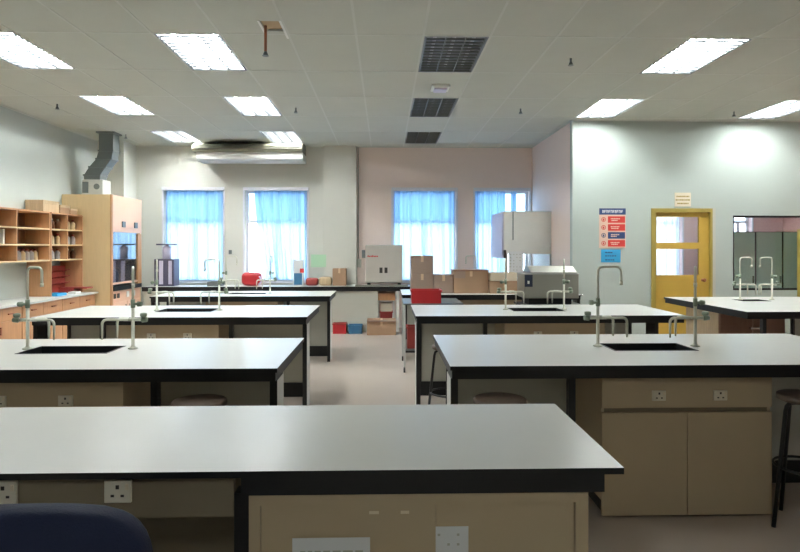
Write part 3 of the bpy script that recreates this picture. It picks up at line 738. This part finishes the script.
sh_ = MB().box(hxf-.016, hxf-.008, hy0+.06, hy1-.17, 1.0, zf+.1).build('sash', M['sash'], fh)
MB().box(hxf-.02, hxf+.006, hy0+.06, hy1-.17, 0.965, 1.0).build('sash_rail', M['pinkwood'], sh_)
MB().box(XL+.02, hxf+.03, hy0+.051, hy1-.041, .86, .93).build('work_surface', M['black'], fh)
bb = MB().box(hxf-.04, hxf+.0, hy0+.051, hy1-.041, .0, .86).build('base_front', M['pinkwood'], fh)
for j in (0, 1):
    ya = hy0+.06+j*.545
    d_ = MB().box(hxf, hxf+.018, ya, ya+.53, .1, .66).build('door', M['pinkwood'], fh, bevel=.003)
    MB().box(hxf+.018, hxf+.035, ya+(.45 if j == 0 else .05), ya+(.47 if j == 0 else .07), .45, .6).build('handle', M['chrome'], d_)
for y in (10.05, 10.18): MB().box(hxf, hxf+.01, y-.04, y+.04, .73, .81).build('power_socket', M['hole'], fh)
for y in (10.55, 10.8): MB().box(hxf, hxf+.01, y-.045, y+.045, .72, .82).build('power_socket', M['white'], fh)
for k, y in enumerate((10.3, 10.62)):
    f_ = MB().lathe([(.09, 0), (.1, .02), (.1, .2), (.06, .27), (.03, .3), (.03, .36), (.035, .365)], (-4.85, y, .9301), 16).build('grey_canister', M['duct']); tag(f_, ('grey canister inside the fume cupboard, nearer the shelves', 'grey canister inside the fume cupboard, nearer the windows')[k], 'canister')
fan = thing('fan_box', 'silver fan housing on top of the fume cupboard', 'fan', (-5.1, 10.4, hzt))
MB().box(-5.17, -4.82, 10.2, 10.5, hzt+.001, hzt+.28).build('housing', M['lgrey'], fan, bevel=.006)
MB().box(-5.16, -5.06, 10.19, 10.2, hzt+.05, hzt+.24).build('side_plate', M['duct'], fan)
MB().tube([(-4.92, 10.19, hzt+.16), (-4.92, 10.2, hzt+.16)], .05, 16).build('inlet_port', M['duct'], fan)
du = MB(); path = [(-5.02, hzt+.281, .15), (-5.02, hzt+.36, .15), (-4.93, hzt+.50, .15), (-4.82, hzt+.64, .14), (-4.785, hzt+.78, .13), (-4.785, CZ-.001, .13)]
n_ = len(path)
for x, z, w in path:
    for a, b in ((-1, -1), (1, -1), (1, 1), (-1, 1)): du.v.append((x+a*w*.92, 10.36+b*.12, z))
for i in range(n_-1):
    for j in range(4): du.quad([i*4+j, i*4+(j+1) % 4, i*4+4+(j+1) % 4, i*4+4+j])
du.quad([3, 2, 1, 0]); du.quad([(n_-1)*4+j for j in range(4)])
dd = thing('exhaust_duct', 'grey bent metal duct rising from the fume cupboard fan to the ceiling', 'duct', (-5.0, 10.38, hzt+.281))
du.build('duct_body', M['duct'], dd)
for k in (1, 2, 3, 4):
    x, z, w = path[k]; MB().box(x-w*.92-.012, x+w*.92+.012, 10.225, 10.495, z-.012, z+.012).build('flange', M['duct'], dd)
MB().box(-4.94, -4.63, 10.21, 10.51, CZ-.03, CZ-.002).build('ceiling_collar', M['duct'], dd)

# ------------------------------------------------------------------ rear counter and what stands on and under it
rz = .86
rc = thing('rear_counter', 'long dark-edged counter under the rear windows', 'worktop', (-2.2, 11.35, 0))
cxe = PX(411, 11.05)
MB().box(-4.51, cxe, 11.05, YB-.122, rz-.03, rz, 1, {1: 0}).box(-4.51, -1.21, YB-.122, YB-.035, rz-.03, rz, 1, {1: 0}).box(-.55, cxe, YB-.122, YB-.035, rz-.03, rz, 1, {1: 0}).build('worktop', [M['top'], M['black']], rc)
MB().box(-4.51, cxe, 11.06, 11.09, rz-.085, rz-.03).build('apron', M['black'], rc)
MB().box(-4.5, PX(378, 11.1), 11.10, 11.125, 0, rz-.03).build('front_panel', M['grey'], rc)
for x in (PX(397.5, 11.08),): MB().box(x-.025, x+.03, 11.1, 11.15, 0, rz-.03).box(x-.025, x+.03, 11.5, 11.55, 0, rz-.03).build('leg', M['white'], rc)
def carton(label, x0, x1, y0, y1, z0, z1, m='card', band=True, group='cardboard boxes', name='cardboard_box'):
    c = thing(name, label, 'box', ((x0+x1)/2, (y0+y1)/2, z0), group)
    MB().box(x0, x1, y0, y1, z0+.001, z1).build('body', M[m], c, bevel=.004)
    xm2 = (x0+x1)/2
    if band: MB().box(xm2-.02, xm2+.02, y0-.0015, y1+.0015, z1-.09, z1+.0015).build('tape', M['tape'], c)
    MB().box(x0+.002, x1-.002, (y0+y1)/2-.003, (y0+y1)/2+.003, z1, z1+.002).build('flap_seam', M['brownw'], c)
    return c
ov = thing('drying_oven', 'white box-shaped oven with two small black openings on the rear counter', 'oven', (-.03, 11.35, rz))
ox0, ox1, oy0 = PX(365.5, 11.15), PX(402.5, 11.15), 11.15
MB().box(ox0, ox1, oy0+.02, 11.52, rz+.06, PZ(245, 11.15)).build('body', M['ovenp'], ov, bevel=.01)
od = MB().box(ox0+.01, ox1-.01, oy0, oy0+.02, rz+.07, PZ(245, 11.15)-.01).build('door', M['ovenp'], ov, bevel=.006)
for xa in (379.5, 384.5): MB().box(PX(xa, oy0), PX(xa+3, oy0), oy0-.004, oy0+.001, PZ(273, oy0), PZ(267.5, oy0)).build('opening', M['hole'], od)
lt = MB(); x = PX(367.5, oy0)
for k in range(7): lt.box(x, x+.022, oy0-.003, oy0, PZ(257, oy0), PZ(257, oy0)+(.032 if k in (0, 3) else .024)); x += .029
lt.build('lettering', M['pred'], od)
MB().box(ox0-.07, ox0-.005, oy0+.0, oy0+.06, PZ(258, oy0), PZ(250, oy0)).build('door_latch', M['duct'], ov)
for xa in (ox0+.03, ox1-.09):
    for ya in (oy0+.04, 11.44): MB().box(xa, xa+.06, ya, ya+.06, rz+.0005, rz+.06).build('foot', M['blacks'], ov)
tr = MB().box(PX(355, 11.1), PX(408, 11.1), 11.085, 11.125, rz+.0005, rz+.03).build('metal_strip', M['steel']); tag(tr, 'low grey metal strip on the rear counter in front of the white oven', 'strip')
carton('small dark brown cardboard box on the rear counter beside the middle pier', PX(332.5, 11.3), PX(346, 11.3), 11.3, 11.5, rz, PZ(268.5, 11.3), 'card')
carton('tall narrow white and blue packet on the rear counter under the slanting curtain', PX(293, 11.3), PX(303, 11.3), 11.3, 11.42, rz, PZ(260, 11.3), 'paper', False, 'packets on the rear counter', 'packet').children
pk = [o for o in COL.objects if o.name.startswith('packet')][0]
MB().box(PX(294, 11.3), PX(302, 11.3), 11.297, 11.2995, rz+.02, rz+.24).build('printed_panel', M['blue'], pk)
MB().box(PX(300, 11.3), PX(303, 11.3)+.02, 11.29, 11.2965, rz+.25, rz+.33).build('red_label', M['pred'], pk)
b_ = MB(); rounded(b_, (PX(312, 11.32), 11.36, rz+.075), .12, .09, .075, .5); tag(b_.build('cloth_bundle', M['redd']), 'dull red bundle on the rear counter below the pale green paper', 'bundle')
b_ = MB(); rounded(b_, (PX(325.5, 11.34), 11.36, rz+.085), .125, .1, .084, .45); tag(b_.build('paper_bag', M['tan']), 'tan bag between the dull red bundle and the brown box', 'bag')
rs = thing('red_sack', 'bright red plastic sack with pale tie on the rear counter', 'sack', (PX(252, 11.3), 11.35, rz))
b_ = MB(); rounded(b_, (PX(251.5, 11.3), 11.35, rz+.13), .19, .11, .13, .55); b_.build('bag', M['red'], rs)
MB().tube([(PX(259, 11.3), 11.26, rz+.02), (PX(262.5, 11.3), 11.25, rz+.1), (PX(260, 11.3), 11.25, rz+.18)], .018, 8).build('tie', M['lilac'], rs)
mc = thing('lab_machine', 'dark grey upright machine with pale front on the rear counter by the fume cupboard', 'machine', (PX(164, 11.25), 11.3, rz))
mx0, mx1, mz = PX(154, 11.2), PX(174, 11.2), PZ(259, 11.2)
MB().box(mx0, mx1, 11.2, 11.5, rz+.001, mz).build('body', M['machine'], mc, bevel=.01)
MB().box(mx0+.1, mx0+.17, 11.185, 11.2, rz+.04, mz-.03).box(mx1-.1, mx1-.04, 11.185, 11.2, rz+.04, mz-.03).build('front_strip', M['lilac'], mc)
MB().box(mx0+.02, mx0+.07, 11.18, 11.2, mz-.1, mz-.03).build('dial', M['hole'], mc)
MB().lathe([(.075, 0), (.075, .23), (.03, .25), (.03, .26)], ((mx0+mx1)/2, 11.35, mz), 16).build('water_tank', M['lilac'], mc)
MB().box(mx0+.02, mx1-.03, 11.25, 11.45, mz+.261, mz+.29).build('tank_lid', M['machine'], mc)
b_ = MB().slab([PX(207, 11.2), PX(207, 11.2)+.02, PX(221, 11.2)-.02, PX(221, 11.2)], [11.2, 11.22, 11.4, 11.42], rz+.012, rz+.08, {(1, 1)}, 0, 0).box(PX(207, 11.2), PX(221, 11.2), 11.2, 11.42, rz+.001, rz+.012).build('grey_tray', M['duct']); tag(b_, 'small grey tray on the rear counter under the first blue curtain', 'tray')
# under the counter
fl = MB
def tub(label, x0, x1, y0, y1, z0, z1, m, group, lidm=None, cat='box', name='storage_tub'):
    t = thing(name, label, cat, ((x0+x1)/2, (y0+y1)/2, z0), group); w = .012
    MB().slab([x0, x0+w, x1-w, x1], [y0, y0+w, y1-w, y1], z0+.014, z1, {(1, 1)}, 0, 0).box(x0, x1, y0, y1, z0+.001, z0+.0135).build('body', M[m], t)
    MB().slab([x0-.012, x0+.004, x1-.004, x1+.012], [y0-.012, y0+.004, y1-.004, y1+.012], z1, z1+.02, {(1, 1)}, 0, 0).build('rim', M[lidm or m], t)
    return t
tub('red tub on the floor against the rear counter panel', PX(333, 10.9), PX(346, 10.9), 10.88, 11.08, 0, .17, 'red', 'tubs on the floor', 'redd')
tub('blue tub on the floor between the red tub and a cardboard box', PX(348.5, 10.9), PX(362, 10.9), 10.88, 11.08, 0, .14, 'blue', 'tubs on the floor')
cbx = carton('open cardboard box on the floor under the end of the rear counter', PX(367, 10.75), PX(396, 10.75), 10.7, 11.05, 0, .27)
MB().box(PX(367, 10.75), PX(396, 10.75), 10.66, 10.7, .25, .275).build('flap', M['cardp'], cbx)
tl_ = thing('trolley', 'small trolley with white posts under the end of the rear counter', 'trolley', (.05, 11.35, 0))
ta, tb_, tc0, tc1 = PX(378, 11.2), PX(396, 11.2)-.03, 11.17, 11.47
for x in (ta, tb_-.02):
    for y in (tc0, tc1-.02):
        p_ = MB().box(x, x+.02, y, y+.02, .07, .58).build('post', M['white'], tl_)
        MB().tube([(x, y+.01, .033), (x+.02, y+.01, .033)], .033, 12).tube([(x+.01, y+.01, .04), (x+.01, y+.01, .07)], .008, 6).build('castor', M['blacks'], p_)
for z in (.22, .57): MB().box(ta+.021, tb_-.021, tc0, tc1, z, z+.015).build('tray_shelf', M['lgrey'], tl_)
carton('pale wooden crate on top of the trolley under the rear counter', ta-.02, tb_+.01, tc0, tc1, .585, .73, 'wood', False, 'boxes on the trolley', 'wooden_crate')
tub('red basin on the lower shelf of the trolley', ta+.04, tb_-.04, tc0+.04, tc1-.04, .2355, .35, 'redd', 'boxes on the trolley')
carton('white carton inside the trolley above the red basin', ta+.05, tb_-.05, tc0+.06, tc1-.06, .3705, .53, 'cream', False, 'boxes on the trolley', 'white_carton')

# wall bits
gp = MB().box(PX(311, 11.55), PX(326, 11.55), 11.553, 11.559, PZ(267, 11.55), PZ(254.5, 11.55)).build('wall_notice', M['pgreen']); tag(gp, 'faded pale green paper on the middle pier above the rear counter', 'notice')
cd = thing('wall_conduit', 'thin grey conduit running down beside the middle pier to a switch', 'conduit', (-.53, YB-.02, 1.2))
MB().tube([(-.53, YB-.016, CZ), (-.53, YB-.016, 1.36)], .009, 8).build('pipe', M['condp'], cd)
MB().box(-.60, -.47, YB-.045, YB-.001, 1.2, 1.36).build('switch_box', M['grey'], cd, bevel=.006)
sw = MB().box(PX(230.5, YB)-.03, PX(230.5, YB)+.03, YB-.03, YB-.001, PZ(252, YB)-.04, PZ(252, YB)+.04).build('wall_switch', M['duct'], bevel=.005); tag(sw, 'small grey switch on the wall between the first two curtained windows', 'switch')

# ------------------------------------------------------------------ air conditioner
ac = thing('air_conditioner', 'long beige air conditioner hung from the ceiling above the rear windows', 'air conditioner', (-2.55, 11.3, 3.2))
a0, a1 = PX(192, 11), PX(302.5, 11)
prof = [(10.98, 3.36), (10.95, 3.42), (11.0, 3.50), (11.15, 3.55), (11.5, 3.56), (11.5, 3.36)]
MB().prism(prof, 0, a0, a1).build('upper_casing', M['acgold'], ac, bevel=.006)
gr = MB()
for k in range(3): gr.box(a0+.05, a1-.05, 10.945-.008+.012*k, 10.975, 3.41+k*.03, 3.416+k*.03)
gr.build('intake_louvre', M['hole'], ac)
MB().prism([(11.02, 3.36), (11.06, 3.24), (11.12, 3.21), (11.5, 3.21), (11.5, 3.36)], 0, a0+.06, a1).build('lower_casing', M['white'], ac, bevel=.005)
for x in (a0+.3, a1-.3): MB().box(x, x+.05, 11.3, 11.36, 3.56, CZ-.001).build('hanger', M['duct'], ac)

# ------------------------------------------------------------------ boxes and equipment on the far-side benches
carton('upper of two stacked cartons beside the window next to the oven', PX(411, 8.8), PX(433, 8.8), 8.75, 9.1, 1.20, 1.468, 'cardp')
carton('lower of two stacked cartons beside the window next to the oven', PX(411, 8.8), PX(433, 8.8), 8.75, 9.1, BZ, 1.199, 'cardp')
carton('small square grey-brown carton between the stacked pair and the wide carton', PX(434, 8.7), PX(453, 8.7), 8.68, 9.0, BZ, 1.187, 'cardp')
w3 = carton('wide brown carton in the middle of the box row', PX(453.5, 8.7), PX(488, 8.7), 8.66, 9.02, BZ, 1.255)
MB().box(PX(454, 8.7), PX(465, 8.7), 8.657, 8.659, 1.14, 1.245).build('label_sheet', M['cardp'], w3)
MB().box(PX(453.5, 8.7)-.006, PX(488, 8.7)+.006, 8.652, 9.026, 1.243, 1.262).build('lid', M['brownw'], w3)
carton('brown carton with a white tray on top, beside the steel bath', PX(489.5, 8.6), PX(520, 8.6), 8.58, 8.9, BZ, 1.10)
tub('white lidless tray resting on the brown carton by the steel bath', PX(490.5, 8.6), PX(517, 8.6), 8.6, 8.88, 1.103, 1.2, 'cream', 'trays on the boxes')
lt_ = thing('trolley', 'grey steel trolley in the aisle carrying the red plastic crate', 'trolley', (.6, 7.9, 0))
tx0, tx1, ty0, ty1 = .235, 1.0, 7.5, 8.3
for x in (tx0, tx1-.025):
    for y in (ty0, ty1-.025):
        p_ = MB().box(x, x+.025, y, y+.025, .07, .86).build('post', M['lgrey'], lt_)
        MB().tube([(x, y+.012, .034), (x+.022, y+.012, .034)], .034, 12).tube([(x+.012, y+.012, .04), (x+.012, y+.012, .07)], .008, 6).build('castor', M['blacks'], p_)
for z in (.28, .86): MB().box(tx0+(.026 if z < .8 else 0), tx1-(.026 if z < .8 else 0), ty0+.001, ty1-.001, z, z+.02).build('tray_shelf', M['duct'], lt_)
tub('dull red box on the lower shelf of the grey steel trolley', tx0+.05, tx0+.35, 7.53, 7.75, .3005, .56, 'redd', 'trays on the boxes')
tub('red plastic crate in front of the stacked cartons', PX(411.5, 7.6), PX(440.5, 7.6), 7.51, 7.78, .8805, 1.03, 'red', 'crates', None, 'crate', 'plastic_crate')

tb2 = thing('low_table', 'dark low table carrying the stainless steel bath', 'table', (2.1, 7.55, 0))
MB().box(1.72, 2.5, 7.3, 7.85, .85, .872).build('table_top', M['blacks'], tb2)
for x in (1.74, 2.44):
    for y in (7.32, 7.79): MB().box(x, x+.04, y, y+.04, 0, .85).build('leg', M['blacks'], tb2)
bt = thing('steel_bath', 'stainless steel bath with sloped lid and dark control panel', 'water bath', (2.1, 7.55, .872))
d_ = 7.4; q0, q1 = PX(524.5, d_), PX(579, d_)
MB().box(q0+.06, q1-.09, d_+.02, 7.8, .8725, .95).build('base', M['black'], bt)
MB().box(q0, q1, d_, 7.82, .95, PZ(273.5, d_)).build('tank', M['steel'], bt, bevel=.008)
zl = PZ(273.5, d_)
MB().prism([(d_-.005, zl+.001), (d_-.005, zl+.012), (d_+.16, zl+.085), (7.7, zl+.085), (7.82, zl+.012), (7.82, zl+.001)], 0, q0+.08, q1-.03).build('lid', M['steel'], bt)
MB().box(q0-.004, q1+.004, d_-.008, 7.826, zl-.012, zl-.0).build('rim', M['lgrey'], bt)
cp = MB().box(q0+.002, q0+.1, d_-.012, d_-.0005, PZ(287, d_), PZ(275, d_)).build('control_panel', M['cpan'], bt)
MB().box(q0+.035, q0+.06, d_-.016, d_-.012, PZ(284, d_), PZ(281, d_)).build('switch', M['white'], cp)
MB().tube([(q1, d_+.03, .99), (q1+.05, d_+.03, .99), (q1+.06, d_+.03, .99)], [.008, .008, .014], 8).build('drain_tap', M['chrome'], bt)

hd = thing('fume_hood', 'white fume hood with slanted front beside the recess wall', 'fume hood', (2.4, 10.7, 0))
y0, y1 = 10.3, 11.45; D = y0
xa, xb = PX(504, D), XS-.004
zb, zt_ = PZ(254, D), PZ(211, D)
MB().box(xa, xb, y0, y1, zb, zt_).build('upper_casing', M['white'], hd, bevel=.01)
MB().box(PX(512.5, D), PX(513.5, D), y0-.004, y0, PZ(240, D), zt_-.01).build('panel_seam', M['duct'], hd)
MB().prism([(xa-.03, zb-.08), (xa-.001, zb-.08), (xa-.001, zt_-.03), (xa-.012, zt_-.03)], 1, y0+.04, y1-.02).build('sash', M['lilac'], hd)  # lilac colour stands in for the reflection on the sash glass
MB().box(PX(503.5, D), PX(506, D), y0-.014, y0-.0, PZ(258, D), PZ(250, D)).build('control_knob', M['hole'], hd)
MB().box(PX(523, D), xb-.0, y0+.0, y0+.012, .9, zb).build('side_window', M['frost'], hd)
MB().box(PX(505, D), PX(508, D), y0+.0, y0+.03, .9, zb).build('corner_post', M['lgrey'], hd)
MB().box(xa-.02, xb, y0, y1, .84, .9).build('work_surface', M['lgrey'], hd)
MB().box(xb-.02, xb, y0+.02, y1, .9, zb).build('back_lining', M['white'], hd)
for x in (xa, xb-.07):
    for y in (y0+.02, y1-.07): MB().box(x, x+.05, y, y+.05, 0, .84).build('leg', M['lgrey'], hd)
pd = MB().box(PX(508.5, D), PX(523, D), D-.008, D-.005, PZ(278, D), PZ(251.5, D)).build('paper_notice', M['paper']); tag(pd, 'white sheet of dotted print hanging on the side of the white fume hood', 'paper')
pm = MB()
for k in range(7):
    for j in range(4):
        if random.random() < .7: pm.box(PX(510, D)+j*.055, PX(510, D)+j*.055+.02, D-.0092, D-.008, PZ(254, D)-k*.055-.014, PZ(254, D)-k*.055)
pm.build('printed_mark', M['grey'], pd)

# ------------------------------------------------------------------ ceiling fittings
def sprinkler(x, y, lb, drop=.0):
    t = thing('ceiling_sprinkler', lb, 'sprinkler', (x, y, CZ-.07-drop), 'ceiling sprinklers')
    MB().tube([(x, y, CZ+.012 if not drop else CZ+.018), (x, y, CZ-.035-drop)], .012 if not drop else .013, 8).build('pipe', M['copper' if drop else 'duct'], t)
    MB().lathe([(.018, 0), (.022, .012), (.012, .035)], (x, y, CZ-.07-drop), 12).build('head', M['duct'], t)
    MB().lathe([(.03, 0), (.03, .003)], (x, y, CZ-.074-drop), 12).build('deflector', M['duct'], t)
sprinkler(-4.54, 8.29, 'small sprinkler in the ceiling near the long wall, before the duct')
sprinkler(-4.56, 10.5, 'small sprinkler in the ceiling just beside the grey duct')
sprinkler(-1.27, 8.43, 'small sprinkler in the ceiling before the middle pier')
sprinkler(1.95, 6.15, 'small sprinkler in the ceiling nearest the large lone light')
sprinkler(1.94, 8.4, 'small sprinkler in the ceiling before the recess wall')
sprinkler(5.1, 8.5, 'small sprinkler in the ceiling above the yellow door')
sprinkler(PX(265.5, 5.36), 5.36, 'sprinkler on a brown pipe hanging from the ceiling opening', .18)
el = thing('ceiling_emergency_light', 'small white emergency light on the ceiling between two dark fittings', 'emergency light', (.68, 7.3, CZ-.05))
MB().box(.57, .79, 7.15, 7.40, CZ-.03, CZ-.001).build('base', M['white'], el, bevel=.006)
MB().box(.60, .76, 7.2, 7.36, CZ-.055, CZ-.0305).build('lens', M['lilac'], el, bevel=.008)
hf = MB()
for q in ((hx0-.02, hx0, 5.18, 5.5), (hx1, hx1+.02, 5.18, 5.62)): hf.box(*q, CZ-.006, CZ-.003)
struct('trim_5', MB().box(hx0-.1, hx1+.1, 5.1, 5.54, CZ+.0185, CZ+.03), mat('void_backing', (176, 150, 116), .8))  # tan board added over the opening in place of a lit void
struct('trim_4', hf, M['white'])

# outside ground below the windows
struct('ground_outside', MB().box(-30, 30, YB+.3, 40, -4.2, -4), M['ground'])

# ------------------------------------------------------------------ light, world, camera
W_ = bpy.data.worlds.new('sky'); S.world = W_; W_.use_nodes = True
bg = W_.node_tree.nodes['Background']; bg.inputs[0].default_value = (*lin((238, 245, 252)), 1); bg.inputs[1].default_value = 5.4
cam = bpy.data.cameras.new('camera'); co = bpy.data.objects.new('camera', cam); COL.objects.link(co)
co.location = (0, 0, 1.6); co.rotation_euler = (PI/2, 0, -YAW)
cam.sensor_width = 36; cam.lens = F/800*36; cam.shift_y = -(276-HOR)/800
cam.clip_start = .05
S.camera = co
vs = S.view_settings; S.display_settings.display_device = 'sRGB'
vs.view_transform = 'Standard'; vs.look = 'None'; vs.gamma = 1; vs.use_curve_mapping = False; vs.exposure = 1.14
S.cycles.use_denoising = True
S.cycles.max_bounces = 10; S.cycles.diffuse_bounces = 5; S.cycles.transparent_max_bounces = 12
S.cycles.sample_clamp_indirect = 6.0
